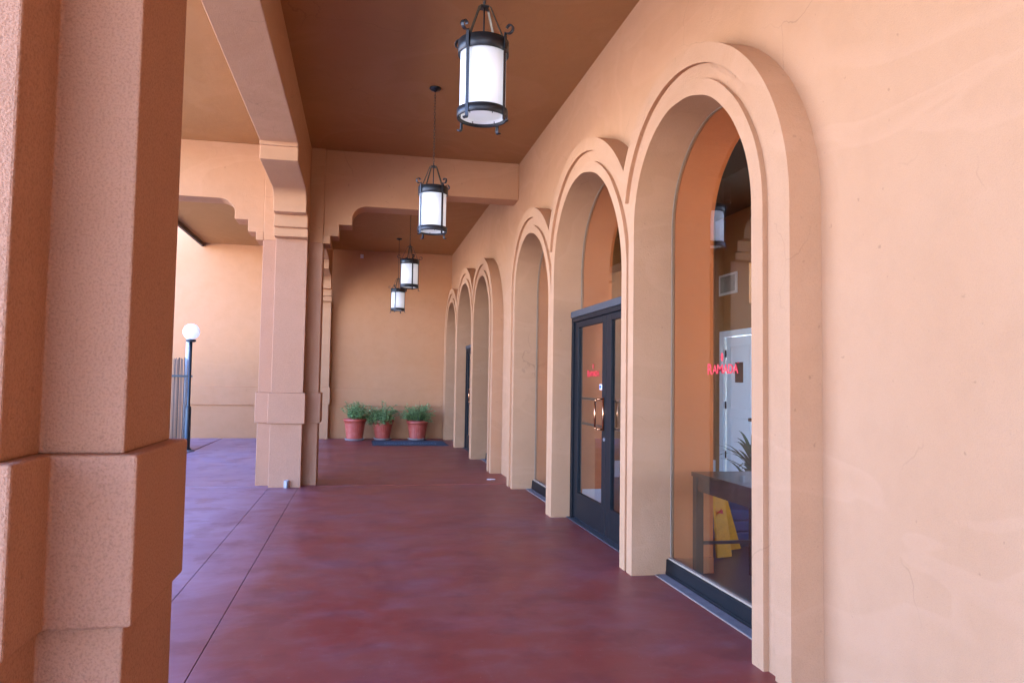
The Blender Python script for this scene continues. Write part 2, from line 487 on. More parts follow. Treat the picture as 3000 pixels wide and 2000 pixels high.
def door(T, A, first):
    cy, a, b, zs, k = A[:5]; y0, y1 = cy - a + .001, cy + a - .001; X0 = 2.41
    bm = bmesh.new()
    box(bm, X0, XG - .004, y1 - .075, y1, .012, 2.305); box(bm, X0, XG - .004, y0, y0 + .075, .012, 2.305)
    box(bm, X0, XG - .004, y0 + .0755, y1 - .0755, 2.255, 2.305)
    D = link('entrance_door', bm, 'door_metal', T, world=True, bevel=.003)
    def child(name, bm, mat, **kw):
        o = link(name, bm, mat, None, **kw); o.data.transform(Matrix.Translation(-worldloc(T))); o.parent = D; return o
    bm = bmesh.new(); box(bm, X0 - .012, XG - .004, y0, y1, 2.307, 2.380); child('header', bm, 'head_metal', bevel=.003)
    m = 7.215 if first else cy - .03
    ga, gb = (y1 - .075, m + .004), (m - .004, y0 + .075)
    for (p, q) in (ga, gb):     # each leaf: stiles, rails
        bm = bmesh.new(); x0, x1 = X0 + .02, X0 + .065
        box(bm, x0, x1, p - .15, p, .03, 2.252); box(bm, x0, x1, q, q + .125, .03, 2.252)
        box(bm, x0, x1, q + .1255, p - .1505, .03, .315); box(bm, x0, x1, q + .1255, p - .1505, 2.185, 2.252)
        child('door_leaf', bm, 'door_metal', bevel=.003)
        bm = bmesh.new(); box(bm, X0 + .040, X0 + .046, q + .1255, p - .1505, .316, 2.184); child('pane', bm, 'glass')
        bm = bmesh.new()
        for z in (1.09, 1.375): cyl(bm, (X0 + .115, q + .03, z), (X0 + .115, p - .03, z), .014, n=10)
        for yy in (q + .05, p - .05):
            for z in (1.09, 1.375): cyl(bm, (X0 + .066, yy, z), (X0 + .115, yy, z), .010, n=8)
        child('push_bar', bm, 'iron')
    # pull handle: rectangular loop standing off the meeting stile of the far leaf
    bm = bmesh.new()
    yh = m + .06; pts = [(X0 + .02, 1.085), (X0 - .055, 1.085), (X0 - .075, 1.105), (X0 - .075, 1.37), (X0 - .055, 1.39), (X0 + .02, 1.39)]
    for i in range(5):
        cyl(bm, (pts[i][0], yh, pts[i][1]), (pts[i+1][0], yh, pts[i+1][1]), .0105, n=10)
    cyl(bm, (X0 + .012, yh, 1.07), (X0 + .012, yh, 1.405), .0105, n=10)
    child('pull_handle', bm, 'copper', weld=False)
    bm = bmesh.new(); cyl(bm, (X0 + .008, m + .03, .985), (X0 + .02, m + .03, .985), .018, n=14); child('lock', bm, 'silver')
    bm = bmesh.new(); prism(bm, [arch(A, -.001, 2.381)], XG - .003, XG + .003); child('transom_pane', bm, 'glass')
    bm = bmesh.new(); prism(bm, [arch(A, -.0005, 2.381) + arch(A, -.006, 2.381)[::-1]], XG - .010, XG - .004); child('sealant', bm, 'gasket')
    bm = bmesh.new(); box(bm, X0 - .04, XG - .004, y0, y1, .001, .011); child('threshold', bm, 'head_metal', bevel=.003)
    bm = bmesh.new(); box(bm, XG + .03, XI, y1 - .012, y1 - .0005, 0, .32); child('skirting', bm, 'white_paint')
    if first:
        d = decal(D, X0 + .037, 7.905, 1.624, .43, .060, True)
        d.data.transform(Matrix.Translation(worldloc(D))); d.data.transform(Matrix.Translation(-worldloc(T)))
        bm = bmesh.new(); box(bm, X0 + .037, X0 + .039, 7.375, 7.475, 1.485, 1.54); child('notice', bm, 'white')
        bm = bmesh.new(); box(bm, X0 + .035, X0 + .0365, 7.415, 7.465, 1.50, 1.53); child('notice_print', bm, 'blue_label')
lobby_wall()

# ------------------------------------------------------------ far wall
def far_wall():
    T = thing('end_wall', (0, YF, 0), 'tall terracotta stucco wall closing the far end of the walkway', 'wall')
    bm = bmesh.new(); box(bm, -16, 6.6, YF, YF + .3, -.16, 8.2)
    link('wall_panel', bm, 'far_wall', T, world=True)
    bm = bmesh.new(); box(bm, -15.9, XW - .001, YF - .034, YF + .01, .85, 1.32)
    link('moulding_band', bm, 'far_wall', T, world=True, bevel=.006)
far_wall()

# ------------------------------------------------------------ columns
def cross(cx, y0, w1=.2225, w2=.4265, p=.22, t=.48, o=0.0):
    """plus-shaped plan; y0 = front of the wings; o = outset"""
    a, b = w1 + o, w2 + o
    return [(cx-a, y0-p-o), (cx+a, y0-p-o), (cx+a, y0-o), (cx+b, y0-o), (cx+b, y0+t+o), (cx+a, y0+t+o), (cx+a, y0+t+p+o), (cx-a, y0+t+p+o),
            (cx-a, y0+t+o), (cx-b, y0+t+o), (cx-b, y0-o), (cx-a, y0-o)]
def column(cx, y0, label, zt=CZ + .01, ob=.034, op=0):
    T = thing('arcade_column', (cx, y0 + .24, 0), label, 'column', 'plus shaped stucco columns of the walkway')
    bm = bmesh.new(); prism(bm, [cross(0, -.24)], 1.345, 3.575, 'z'); link('shaft', bm, 'column', T, bevel=.007)
    bm = bmesh.new(); prism(bm, [cross(0, -.24, o=ob)], .905, 1.345, 'z'); link('moulding_band', bm, 'column', T, bevel=.008)
    bm = bmesh.new(); prism(bm, [cross(0, -.24, o=op)], -.05, .905, 'z'); link('plinth', bm, 'column', T, bevel=.007)
    bm = bmesh.new(); box(bm, -.4265, .4265, -.24, .24, 3.575, zt); link('pier_head', bm, 'wall', T, bevel=.01)
    return T
CX = -1.036
YA, YB = 2.15, 11.37
cA = column(CX, YA, 'coarse stucco column close up at the left edge of the walkway', ob=.046, op=.022)
cB = column(CX, YB, 'middle stucco column with a small outlet box at its foot')
# engaged pilaster on the far wall
T = thing('wall_pilaster', (CX, YF - .12, 0), 'stucco half column standing against the far end wall', 'column')
bm = bmesh.new(); box(bm, CX - .2225, CX + .2225, YF - .24, YF - .001, 1.345, 3.575); link('shaft', bm, 'wall', T, world=True, bevel=.01)
bm = bmesh.new(); box(bm, CX - .255, CX + .255, YF - .27, YF - .023, .905, 1.345); link('moulding_band', bm, 'wall', T, world=True, bevel=.01)
bm = bmesh.new(); box(bm, CX - .2225, CX + .2225, YF - .24, YF - .001, -.05, .905); link('plinth', bm, 'wall', T, world=True, bevel=.01)
# outer row (hidden from the photograph's point of view, carries the outer end of the cross beam)
CX2 = -4.2
cC = column(CX2, YB, 'outer stucco column under the outer end of the cross beam')
# outlet box on the middle column's foot
T = thing('outlet_box', (-1.0, YB - .235, 0), 'small grey electrical outlet box at the foot of the middle column', 'outlet box')
bm = bmesh.new(); box(bm, -1.035, -.975, YB - .275, YB - .2225, .0, .105); link('housing', bm, 'saucer', T, world=True, bevel=.004)
bm = bmesh.new(); box(bm, -.998, -.985, YB - .295, YB - .2765, .0, .10); link('cover_flap', bm, 'concrete', T, world=True, bevel=.002)

# ------------------------------------------------------------ beams with stepped, curved corbels
def quarter(cx_, cz_, r, a0, a1, n=14, rz=None):
    rz = rz or r
    return [(cx_ + r*math.cos(a0 + (a1-a0)*i/n), cz_ + rz*math.sin(a0 + (a1-a0)*i/n)) for i in range(n + 1)]
# profile of the plain corbel (s = distance from the column face): cap, step, step, curve, soffit
def corbel(soff=4.17):
    return [(0, 3.575), (.10, 3.575), (.10, 3.695), (.225, 3.695), (.225, 3.872), (.415, 3.872)] + \
           quarter(.415 + .23, soff - .20, .23, PI, PI/2, 14, .20)
def beam_x(name, x0, x1, left_corbel, right_corbel, right_drop, label, y0=YB + .04, y1=YB + .44):
    T = thing(name, ((x0+x1)/2, (y0+y1)/2, 3.6), label, 'beam')
    prof = []
    if left_corbel: prof += [(x0 + s, z) for s, z in corbel()]
    if right_drop is not None:
        prof += [(right_drop, 4.17), (right_drop, 4.42), (x1, 4.42)]
    if right_corbel: prof += [(x1 - s, z) for s, z in corbel()][::-1]
    prof += [(x1, CZ + .002), (x0, CZ + .002)]
    bm = bmesh.new(); prism(bm, [prof], y0, y1, 'y'); link('beam_body', bm, 'wall', T, world=True, bevel=.009)
    for s, x in (((1, x0),) if left_corbel else ()) + (((-1, x1),) if right_corbel else ()):
        bm = bmesh.new(); lo, hi = sorted((x, x + s*.104)); box(bm, lo, hi, y0 - .045, y1 + .045, 3.57, 3.695)
        link('corbel_cap', bm, 'wall', T, world=True, bevel=.008)
    return T
beam_x('cross_beam', CX + .4265, XW - .001, True, False, 1.0, 'stucco cross beam with curved left haunch between middle column and arched wall')
beam_x('cross_beam', CX2 + .4265, CX - .4265, True, True, None, 'pale lit cross beam with stepped corbels on the open left side')
def beam_y(y0, y1, label, far_pil=False):
    """long beam on the column row; y0, y1 column faces"""
    T = thing('arcade_beam', (CX, (y0+y1)/2, 3.6), label, 'beam', 'beams along the column row')
    w = .2225
    L = 1.95
    c = [(0, 3.575), (.17, 3.575), (.17, 3.695), (.235, 3.70), (.235, 3.872), (.44, 3.872)] + quarter(.44 + .24, 3.96, .24, PI, PI/2, 14, .20) + \
        [(L, 4.165), (L, 4.33), (L + .035, 4.33), (L + .035, 4.375)]
    prof = [(y0 + s, z) for s, z in c] + [(y1 - s, z) for s, z in c][::-1] + [(y1, CZ + .002), (y0, CZ + .002)]
    bm = bmesh.new(); prism(bm, [prof], CX - w, CX + w, 'x'); link('beam_body', bm, 'wall', T, world=True, bevel=.009)
    for s, y in ((1, y0), (-1, y1)):
        bm = bmesh.new(); lo, hi = sorted((y, y + s*.18)); box(bm, CX - w - .012, CX + w + .012, lo, hi, 3.572, 3.692)
        lo, hi = sorted((y, y + s*.245)); box(bm, CX - w - .010, CX + w + .010, lo, hi, 3.702, 3.868)
        link('corbel_cap', bm, 'wall', T, world=True, bevel=.008)
beam_y(YA + .70, YB - .22, 'long stucco beam with stepped corbel from near column to middle column')
beam_y(YB + .70, YF - .241, 'shorter stucco beam from middle column to the far end wall')
# heads of the centre bars where the long beams meet the columns
for y0 in (YA, YB):
    T = cA if y0 == YA else cB
    for lo, hi in ((y0 - .22, y0 - .002), (y0 + .482, y0 + .70)):
        bm = bmesh.new(); box(bm, CX - .2225, CX + .2225, lo, hi, 3.5751, CZ + .001); link('beam_seat', bm, 'wall', T, world=True)
# beam running on from the near column behind the viewer
T = thing('arcade_beam', (CX, 0, 3.6), 'end piece of the stucco beam in front of the near column', 'beam', 'beams along the column row')
bm = bmesh.new(); box(bm, CX - .2225, CX + .2225, ROOF_Y0, YA - .2205, 4.375, CZ + .002); link('beam_body', bm, 'wall', T, world=True, bevel=.009)

# ------------------------------------------------------------ lanterns
def lantern(x, y, hub, facing, label):
    """hub = z of the suspension loop; built in local space, origin at the ceiling plate"""
    T = thing('hanging_lantern', (x, y, CZ), label, 'lantern', 'iron lanterns hanging along the walkway ceiling', rz=facing)
    h = hub - CZ
    bm = bmesh.new(); lathe(bm, [(.0, -.0005), (.068, -.0005), (.070, -.012), (.055, -.028), (.018, -.036), (.010, -.050), (0, -.050)], n=28)
    link('ceiling_plate', bm, 'iron', T)
    bm = bmesh.new(); z = -.052; i = 0; n = max(3, round((-.052 - h) / .034)); st = (-.052 - h) / n
    for i in range(n):
        rot = Matrix.Rotation(PI/2, 4, 'X') @ Matrix.Rotation(PI/2, 4, 'Z')
        rr = (Matrix.Rotation(PI/2 * (i % 2), 4, 'Z') @ rot).to_3x3()
        torus(bm, (0, 0, z - st*(i + .5)), .0115, .0028, n=12, m=5, sx=1.9 if True else 1, sy=.85, rot=rr)
    link('chain', bm, 'arm_iron', T, weld=False)
    R = .170; top = h - .275; bot = h - .805
    bm = bmesh.new(); torus(bm, (0, 0, h + .004), .016, .005, n=16, m=6, rot=Matrix.Rotation(PI/2, 3, 'X'))
    cyl(bm, (0, 0, h - .02), (0, 0, top - .06), .006, n=8)
    box(bm, -.028, .028, -.028, .028, h - .034, h - .018)
    link('hub', bm, 'iron', T, weld=False)
    bm = bmesh.new(); lathe(bm, [(R, top - .092), (R + .004, top - .090), (R + .004, top), (R, top + .002), (R - .006, top), (R - .006, top - .090), (R, top - .092)], n=56)
    link('top_band', bm, 'iron', T)
    bm = bmesh.new(); lathe(bm, [(R, bot), (R + .004, bot + .002), (R + .004, bot + .058), (R, bot + .060), (R - .006, bot + .058), (R - .006, bot + .002), (R, bot)], n=56)
    link('bottom_band', bm, 'iron', T)
    bm = bmesh.new(); r2 = R - .014
    lathe(bm, [(r2 - .004, bot + .020), (r2, bot + .020), (r2, top - .012), (r2 - .004, top - .012), (r2 - .004, bot + .020)], n=56)
    link('shade', bm, 'shade', T)
    bm = bmesh.new(); lathe(bm, [(0, bot + .045), (r2 - .006, bot + .045), (r2 - .006, bot + .040), (0, bot + .040)], n=56); link('bottom_diffuser', bm, 'shade', T)
    for k in range(4):
        a = PI/4 + k*PI/2
        d = Vector((math.cos(a), math.sin(a), 0)); s = Vector((-math.sin(a), math.cos(a), 0)); zv = Vector((0, 0, 1))
        bm = bmesh.new()
        # strap: scroll at the top curling outwards, straight down, small curled foot
        p = []
        cr, cc = .026, d*(R + .040) + zv*(top + .048)
        for i in range(15):
            t = math.radians(-60 - 0) - i*0
        for i in range(20):
            ang = math.radians(-150 + 360*.86*(1 - i/19.0)); rad = .034 - .010*(1 - i/19.0)
            p.append(d*(R + .042) + zv*(top + .046) + d*math.cos(ang)*rad + zv*math.sin(ang)*rad)
        p.append(d*(R + .0065) + zv*(top + .002))
        p.append(d*(R + .0065) + zv*(top - .02))
        p.append(d*(R + .0065) + zv*(bot + .01))
        p.append(d*(R + .0065) + zv*(bot - .005))
        for i in range(9):
            ang = math.radians(180 + 150*i/8)
            p.append(d*(R + .0065 + .016 + .016*math.cos(ang)) + zv*(bot - .028 + .016*math.sin(ang)*1.3))
        strip(bm, p, .024, .005, s)
        link('strap', bm, 'iron', T)
        bm = bmesh.new()
        strip(bm, [d*(R + .012) + zv*(top - .085), d*(R + .012) + zv*(top + .004), d*(R + .008) + zv*(top + .012)], .024, .006, s)
        link('clip', bm, 'iron', T)
        bm = bmesh.new()
        strip(bm, [d*(R - .008) + zv*(top - .03), d*(R - .010) + zv*top, d*.052 + zv*(h - .035), d*.034 + zv*(h - .020), d*.012 + zv*(h - .020)], .018, .0045, s)
        link('hanger_arm', bm, 'arm_iron', T)
    bm = bmesh.new()
    for k in range(6):
        a = k*PI/3 + .3; cyl(bm, (math.cos(a)*(R - .02), math.sin(a)*(R - .02), bot - .002), (math.cos(a)*(R - .02), math.sin(a)*(R - .02), bot + .03), .003, n=6)
    torus(bm, (0, 0, bot + .004), R - .004, .004, n=48, m=6)
    link('shade_clip', bm, 'iron', T, weld=False)
    return T
def face(x, y, off):
    """turn so that one strap sits 'off' degrees to the viewer's right of the line to the camera"""
    return math.atan2(-y, -x) + math.radians(off) - PI/4
lantern(.762, 4.93, 4.135, face(.762, 4.93, 54), 'nearest and largest hanging iron lantern with a white glass cylinder')
lantern(.770, 8.65, 4.083, face(.770, 8.65, 38), 'second hanging lantern, its whole chain and ceiling plate in view before the cross beam')
lantern(.835, 13.95, 4.075, face(.835, 13.95, 18), 'third hanging lantern beyond the cross beam, overlapping the smallest one')
lantern(.828, 18.25, 4.040, face(.828, 18.25, 68), 'farthest and smallest hanging lantern near the end wall')

# ------------------------------------------------------------ potted plants
def leaf_mesh(bm, base, d, L, w, up):
    s = d.cross(up)
    if s.length < 1e-3: s = Vector((1, 0, 0))
    s = s.normalized(); n = s.cross(d).normalized()
    a = bm.verts.new(base); b = bm.verts.new(base + d*L*.45 + s*w/2 + n*w*.15); c = bm.verts.new(base + d*L - n*L*.12); e = bm.verts.new(base + d*L*.45 - s*w/2 + n*w*.15)
    bm.faces.new([a, b, c]); bm.faces.new([a, c, e])
def pot_plant(x, y, rt, rb, h, spread, ht, lean, label, seed, stems, droop=.5, twigs=None):
    rnd = random.Random(seed)
    T = thing('potted_plant', (x, y, 0), label, 'potted plant', 'plants in red clay pots by the end wall')
    bm = bmesh.new(); z0 = .045
    def rib(r, z, a):
        return r + (.0025*math.cos(a*28) if z0 + .06 < z < h - .10 and r > rb*.9 else 0)
    prof = [(0, z0), (rb, z0), (rb + .006, z0 + .02)]
    for i in range(1, 8):
        t = i/8; prof.append((rb + (rt - .022 - rb)*t, z0 + .02 + (h - .10 - z0)*t))
    prof += [(rt - .018, h - .075), (rt, h - .070), (rt + .004, h - .035), (rt, h - .004), (rt - .008, h), (rt - .022, h - .004), (rt - .03, h - .06), (0, h - .06)]
    lathe(bm, prof, n=112, rib=rib); link('pot', bm, 'pot', T)
    bm = bmesh.new(); lathe(bm, [(0, .002), (rb + .02, .002), (rb + .045, .038), (rb + .052, .040), (rb + .05, .046), (rb + .03, .044), (rb + .01, .018), (0, .018)], n=48)
    link('saucer', bm, 'saucer', T)
    bm = bmesh.new(); lathe(bm, [(0, h - .035), (rt*.5, h - .040), (rt - .03, h - .05)], n=32); link('soil', bm, 'soil', T)
    bm = bmesh.new(); bs = bmesh.new(); Z = Vector((0, 0, 1))
    # the crown is a heap of small clumps of leaves round arching stems
    for k in range(stems):
        a = rnd.uniform(0, 2*PI); r0 = rnd.uniform(0, rt*.6)
        p = Vector((math.cos(a)*r0, math.sin(a)*r0, h - .05))
        out = Vector((math.cos(a), math.sin(a), 0))*rnd.uniform(.05, 1.0) + Vector((lean[0], lean[1], 0))*rnd.uniform(.4, 1.3)
        d = (out*spread + Z*rnd.uniform(.35, 1.25)).normalized()
        L = ht*rnd.uniform(.35, 1.05); n = 8; q = p
        for i in range(n):
            d = (d + Vector((rnd.uniform(-.2, .2), rnd.uniform(-.2, .2), rnd.uniform(-.12, .10) - droop*.22*(i/n)))).normalized()
            q2 = q + d*L/n
            if k % 2: cyl(bs, q, q2, .0035, .003, n=4, caps=False)
            if i > 1:
                for m_ in range(7):
                    aa = rnd.uniform(0, 2*PI); side = Vector((math.cos(aa), math.sin(aa), rnd.uniform(-.3, .9))).normalized()
                    dd = (side + d*.25 + out*.2).normalized()
                    leaf_mesh(bm, q + (q2-q)*rnd.random() + side*rnd.uniform(0, .02), dd, rnd.uniform(.028, .055), rnd.uniform(.016, .030), Vector((rnd.uniform(-.5, .5), rnd.uniform(-1, 0), 1)).normalized())
            q = q2
    if twigs:
        for (dx, dz) in twigs:
            q = Vector((lean[0]*.1, 0, h + .05)); e = Vector((dx, -.02, dz)); m_ = (q + e)/2 + Vector((.02, 0, .03))
            cyl(bs, q, m_, .004, .003, n=5); cyl(bs, m_, e, .003, .0015, n=5)
            cyl(bs, m_, m_ + Vector((-.05, 0, .07)), .0025, .001, n=5)
    for f_ in bs.faces: f_.material_index = 1
    tmp = bpy.data.meshes.new('t'); bs.to_mesh(tmp); bs.free(); bm.from_mesh(tmp); bpy.data.meshes.remove(tmp)
    link('foliage', bm, ['leaf', 'soil'], T, weld=False)
    return T
pot_plant(-.125, 19.62, .285, .205, .55, .5, .50, (.40, 0), 'red clay pot at the left of the row, its plant leaning right', 11, 80, .8)
pot_plant(.585, 19.80, .285, .185, .52, .85, .56, (-.55, -.45), 'red clay pot in the middle, leafy plant spilling over its left side', 23, 170, 2.2)
pot_plant(1.485, 19.78, .280, .205, .50, .72, .55, (0, -.12), 'red clay pot at the right of the row with a bare twig sticking up', 35, 120, 1.1, [(-.02 + .06, 1.03)])

# ------------------------------------------------------------ door mat
def mat():
    T = thing('door_mat', (1.3, 18.8, 0), 'dark blue door mat with pale worn print lying before the pots', 'door mat')
    x0, x1, y0, y1 = .30, 2.12, 17.95, 19.40
    bm = bmesh.new(); box(bm, x0, x1, y0, y1, .0005, .006); link('rubber_edge', bm, 'mat_edge', T, world=True, bevel=.003)
    bm = bmesh.new(); box(bm, x0 + .05, x1 - .05, y0 + .05, y1 - .05, .0062, .012); link('carpet', bm, 'mat', T, world=True, bevel=.003)
    bm = bmesh.new(); rnd = random.Random(4)
    x = x0 + .30; yb = 18.50
    while x < x1 - .32:
        w = rnd.uniform(.07, .13)
        pts = []
        for i in range(14):
            a = 2*PI*i/13*.9 + rnd.uniform(0, .4)
            pts.append(Vector((x + w*.5 + math.cos(a)*w*.42, yb + math.sin(a)*rnd.uniform(.14, .30), .0135)))
        strip(bm, pts, .026, .0015, Vector((0, .4, 0)) if False else Vector((.9, .3, 0)))
        x += w*1.15
    link('print', bm, 'mat_mark', T, world=True, weld=False)
mat()

# ------------------------------------------------------------ courtyard lamp, pipe, reed fence
T = thing('lamp_post', (-3.52, 16.66, 0), 'black lamp post with a white globe beside the reed fence', 'lamp post')
bm = bmesh.new(); lathe(bm, [(0, 0), (.15, 0), (.15, .02), (.13, .035), (0, .035)], c=(0, 0), n=24); link('footing', bm, 'concrete', T)
bm = bmesh.new(); lathe(bm, [(.09, .036), (.09, .05), (.060, .08), (.058, .88), (.054, .92), (.040, .94), (.032, .96), (.030, 2.28), (.0, 2.28)], n=24); link('post', bm, 'lamp_post', T)
bm = bmesh.new(); lathe(bm, [(0, 2.281), (.085, 2.281), (.10, 2.30), (.10, 2.325), (.085, 2.335), (0, 2.335)], n=24); link('globe_holder', bm, 'lamp_post', T)
bm = bmesh.new(); lathe(bm, [(.003, 2.338)] + [(.168*math.sin(PI*i/20), 2.500 - .168*math.cos(PI*i/20)) for i in range(3, 20)] + [(.001, 2.668)], n=40); link('globe', bm, 'globe', T)
T = thing('drain_pipe', (-3.72, 17.4, 0), 'pale grey upright pipe just behind the lamp post', 'pipe')
bm = bmesh.new(); cyl(bm, (-3.72, 17.4, 0), (-3.72, 17.4, 2.46), .055, n=16); link('tube', bm, 'pvc', T, world=True)
T = thing('reed_fence', (-4.6, 17.2, 0), 'weathered grey reed fence with a black rail beside the lamp post', 'fence')
bm = bmesh.new(); rnd = random.Random(3); x = -5.9
while x < -3.62:
    w = rnd.uniform(.010, .022); cyl(bm, (x, 17.15 + rnd.uniform(-.008, .008), .03), (x + rnd.uniform(-.006, .006), 17.15, 1.95 + rnd.uniform(-.03, .02)), w*.5, n=6); x += w + rnd.uniform(.0, .010)
link('reed_panel', bm, 'reed', T, world=True, weld=False)
for z in (1.545, .12):
    bm = bmesh.new(); box(bm, -5.9, -3.56, 17.08, 17.125, z, z + .045); link('rail', bm, 'lamp_post', T, world=True)

# small round detector on the far wall
T = thing('motion_sensor', (-.06, YF - .03, 4.85), 'small white sensor high in the far corner of the ceiling', 'sensor')
bm = bmesh.new(); box(bm, -.10, -.02, YF - .03, YF - .001, 4.80, 4.90); cyl(bm, (-.06, YF - .10, 4.84), (-.06, YF - .03, 4.86), .03, n=12); link('housing', bm, 'white', T, world=True, weld=False)
# slip of litter on the floor
T = thing('paper_scrap', (2.06, 11.79, 0), 'tiny white scrap lying on the red floor by the arched wall', 'litter')
bm = bmesh.new(); prism(bm, [[(1.995, 11.75), (2.06, 11.735), (2.135, 11.76), (2.13, 11.81), (2.05, 11.825), (2.0, 11.80)]], .001, .006, 'z'); link('scrap', bm, 'white', T, world=True)

# ------------------------------------------------------------ lobby interior
def interior():
    X1, Y0, Y1, H = 6.0, 0.0, 11.95, 4.4
    bm = bmesh.new(); box(bm, XG + .004, X1 + 2, -15.9, YF, -.12, .0); tag(link('lobby_floor', bm, 'darkfloor'), kind='structure')
    bm = bmesh.new(); box(bm, XI, X1 + .3, -15.9, YF, H, H + .1); tag(link('lobby_ceiling', bm, 'black'), kind='structure')
    T = thing('lobby_back_wall', (X1, 6, 0), 'brown wall inside the lobby with a white panelled door and air vent', 'wall')
    bm = bmesh.new()
    prism(bm, [[(-15.9, .001), (-15.9, H), (YF, H), (YF, .001)], [(8.9, 2.86), (8.9, 3.50), (10.80, 3.50), (10.80, 2.86)], [(10.55, .02), (10.55, 2.44), (11.72, 2.44), (11.72, .02)], [(2.5, .9), (6.0, .9), (6.0, 2.2), (2.5, 2.2)]], X1, X1 + .2)  # wide low opening is added, out of view, to light the lobby
    link('wall_panel', bm, 'brownroom', T, world=True)
    bm = bmesh.new(); box(bm, X1 - .03, X1 + .05, 11.60, 11.74, .02, 2.46); box(bm, X1 - .03, X1 + .05, 10.50, 10.64, .02, 2.46); box(bm, X1 - .03, X1 + .05, 10.6405, 11.5995, 2.36, 2.46)
    F = link('door_casing', bm, 'white_paint', T, world=True, bevel=.004)
    bm = bmesh.new(); x = X1 + .02
    box(bm, x, x + .04, 10.645, 11.595, .03, 2.355)
    o = link('door_slab', bm, 'white_paint', T, world=True, bevel=.004)
    bm = bmesh.new()
    for z0, z1 in ((.25, 1.02), (1.16, 2.22)):
        for (a, b, c, d) in ((10.80, 11.44, z0, z0 + .03), (10.80, 11.44, z1 - .03, z1), (10.80, 10.83, z0 + .03, z1 - .03), (11.41, 11.44, z0 + .03, z1 - .03)):
            box(bm, x - .014, x - .001, a, b, c, d)
    link('panel_moulding', bm, 'white_paint', T, world=True, weld=False, bevel=.004)
    bm = bmesh.new(); box(bm, x - .006, x - .0012, 11.02, 11.28, 1.60, 1.93); link('door_light', bm, 'window_dark', T, world=True)
    for z in (2.08, 1.22, .40):
        bm = bmesh.new(); cyl(bm, (x - .012, 11.59, z - .06), (x - .012, 11.59, z + .06), .013, n=8); link('hinge', bm, 'iron', T, world=True)
    bm = bmesh.new(); cyl(bm, (x - .06, 10.74, 1.02), (x, 10.74, 1.02), .028, n=12); link('knob', bm, 'iron', T, world=True)
    bm = bmesh.new(); box(bm, X1 - .02, X1 - .001, 11.16, 11.78, 3.07, 3.42)
    V = link('air_vent', bm, 'white', T, world=True, bevel=.003)
    bm = bmesh.new()
    for i in range(13): box(bm, X1 - .03, X1 - .021, 11.22 + i*.039, 11.242 + i*.039, 3.11, 3.38)
    link('vent_louvre', bm, 'vent', T, world=True, weld=False)
    bm = bmesh.new(); box(bm, X1 + .08, X1 + .09, 8.85, 10.85, 2.84, 3.52); link('high_window', bm, 'glass', T, world=True)
    T = thing('lobby_side_wall', (4, Y1, 0), 'brown side wall deep inside the lobby with a pale skirting', 'wall')
    bm = bmesh.new(); box(bm, XI + .001, X1 - .001, Y1, Y1 + .15, .001, H - .001); link('wall_panel', bm, 'brownroom', T, world=True)
    bm = bmesh.new(); box(bm, XI + .002, X1 - .002, Y1 - .02, Y1 - .001, .001, .27); link('skirting', bm, 'white_paint', T, world=True)
    # table behind the first arch
    T = thing('console_table', (2.95, 4.9, 0), 'dark wooden console table standing behind the nearest arched window', 'table')
    tx0, tx1, ty0, ty1, th = 2.66, 3.24, 4.15, 5.72, .845
    bm = bmesh.new(); box(bm, tx0, tx1, ty0, ty1, th - .035, th); link('tabletop', bm, 'darkwood', T, world=True, bevel=.004)
    bm = bmesh.new()
    box(bm, tx0 + .02, tx0 + .045, ty0 + .08, ty1 - .08, th - .145, th - .036); box(bm, tx1 - .045, tx1 - .02, ty0 + .08, ty1 - .08, th - .145, th - .036)
    box(bm, tx0 + .08, tx1 - .08, ty1 - .045, ty1 - .02, th - .145, th - .036); box(bm, tx0 + .08, tx1 - .08, ty0 + .02, ty0 + .045, th - .145, th - .036)
    link('apron', bm, 'darkwood', T, world=True, weld=False)
    for lx in (tx0 + .01, tx1 - .075):
        for ly in (ty0 + .01, ty1 - .075):
            bm = bmesh.new(); box(bm, lx, lx + .065, ly, ly + .065, .001, th - .036); link('leg', bm, 'darkwood', T, world=True, bevel=.003)
    for ly in (ty0 + .035, ty1 - .05):
        bm = bmesh.new(); box(bm, tx0 + .076, tx1 - .076, ly, ly + .02, .265, .29); link('stretcher', bm, 'iron', T, world=True)
    # folded yellow floor sign
    T = thing('floor_sign', (3.33, 6.35, 0), 'yellow folding floor sign standing behind the dark table', 'floor sign')
    for s in (-1, 1):
        bm = bmesh.new()
        top = Vector((3.235, 6.40, .66)); c = Vector((3.24 + (.0 if s < 0 else .24), 6.28 + (0 if s < 0 else .28), .012))
        u = Vector((.7, .2, 0)).normalized(); t_ = Vector((-.2, .7, 0)).normalized()*.012
        w0, w1 = .055, .085
        ps = [c - u*w1, c + u*w1, top + u*w0, top - u*w0]
        A_ = [bm.verts.new(p - t_) for p in ps]; B_ = [bm.verts.new(p + t_) for p in ps]
        bm.faces.new(A_); bm.faces.new(B_[::-1])
        for i in range(4): bm.faces.new([A_[i], A_[(i+1) % 4], B_[(i+1) % 4], B_[i]])
        link('panel', bm, 'yellow', T, world=True)
    bm = bmesh.new(); prism(bm, [[(3.20, .40), (3.235, .43), (3.245, .39)]], 6.30, 6.32, 'y'); link('warning_mark', bm, 'red', T, world=True)
    # low navy bench
    T = thing('low_bench', (3.9, 6.9, 0), 'low dark blue upholstered bench in the lobby behind the floor sign', 'bench')
    for i in range(3):
        bm = bmesh.new(); box(bm, 3.42, 4.5, 6.66, 7.2, .05 + i*.105, .148 + i*.105); link('cushion', bm, 'navy', T, world=True, bevel=.012)
    bm = bmesh.new(); box(bm, 3.46, 4.46, 6.70, 7.16, .001, .049); link('plinth', bm, 'iron', T, world=True)
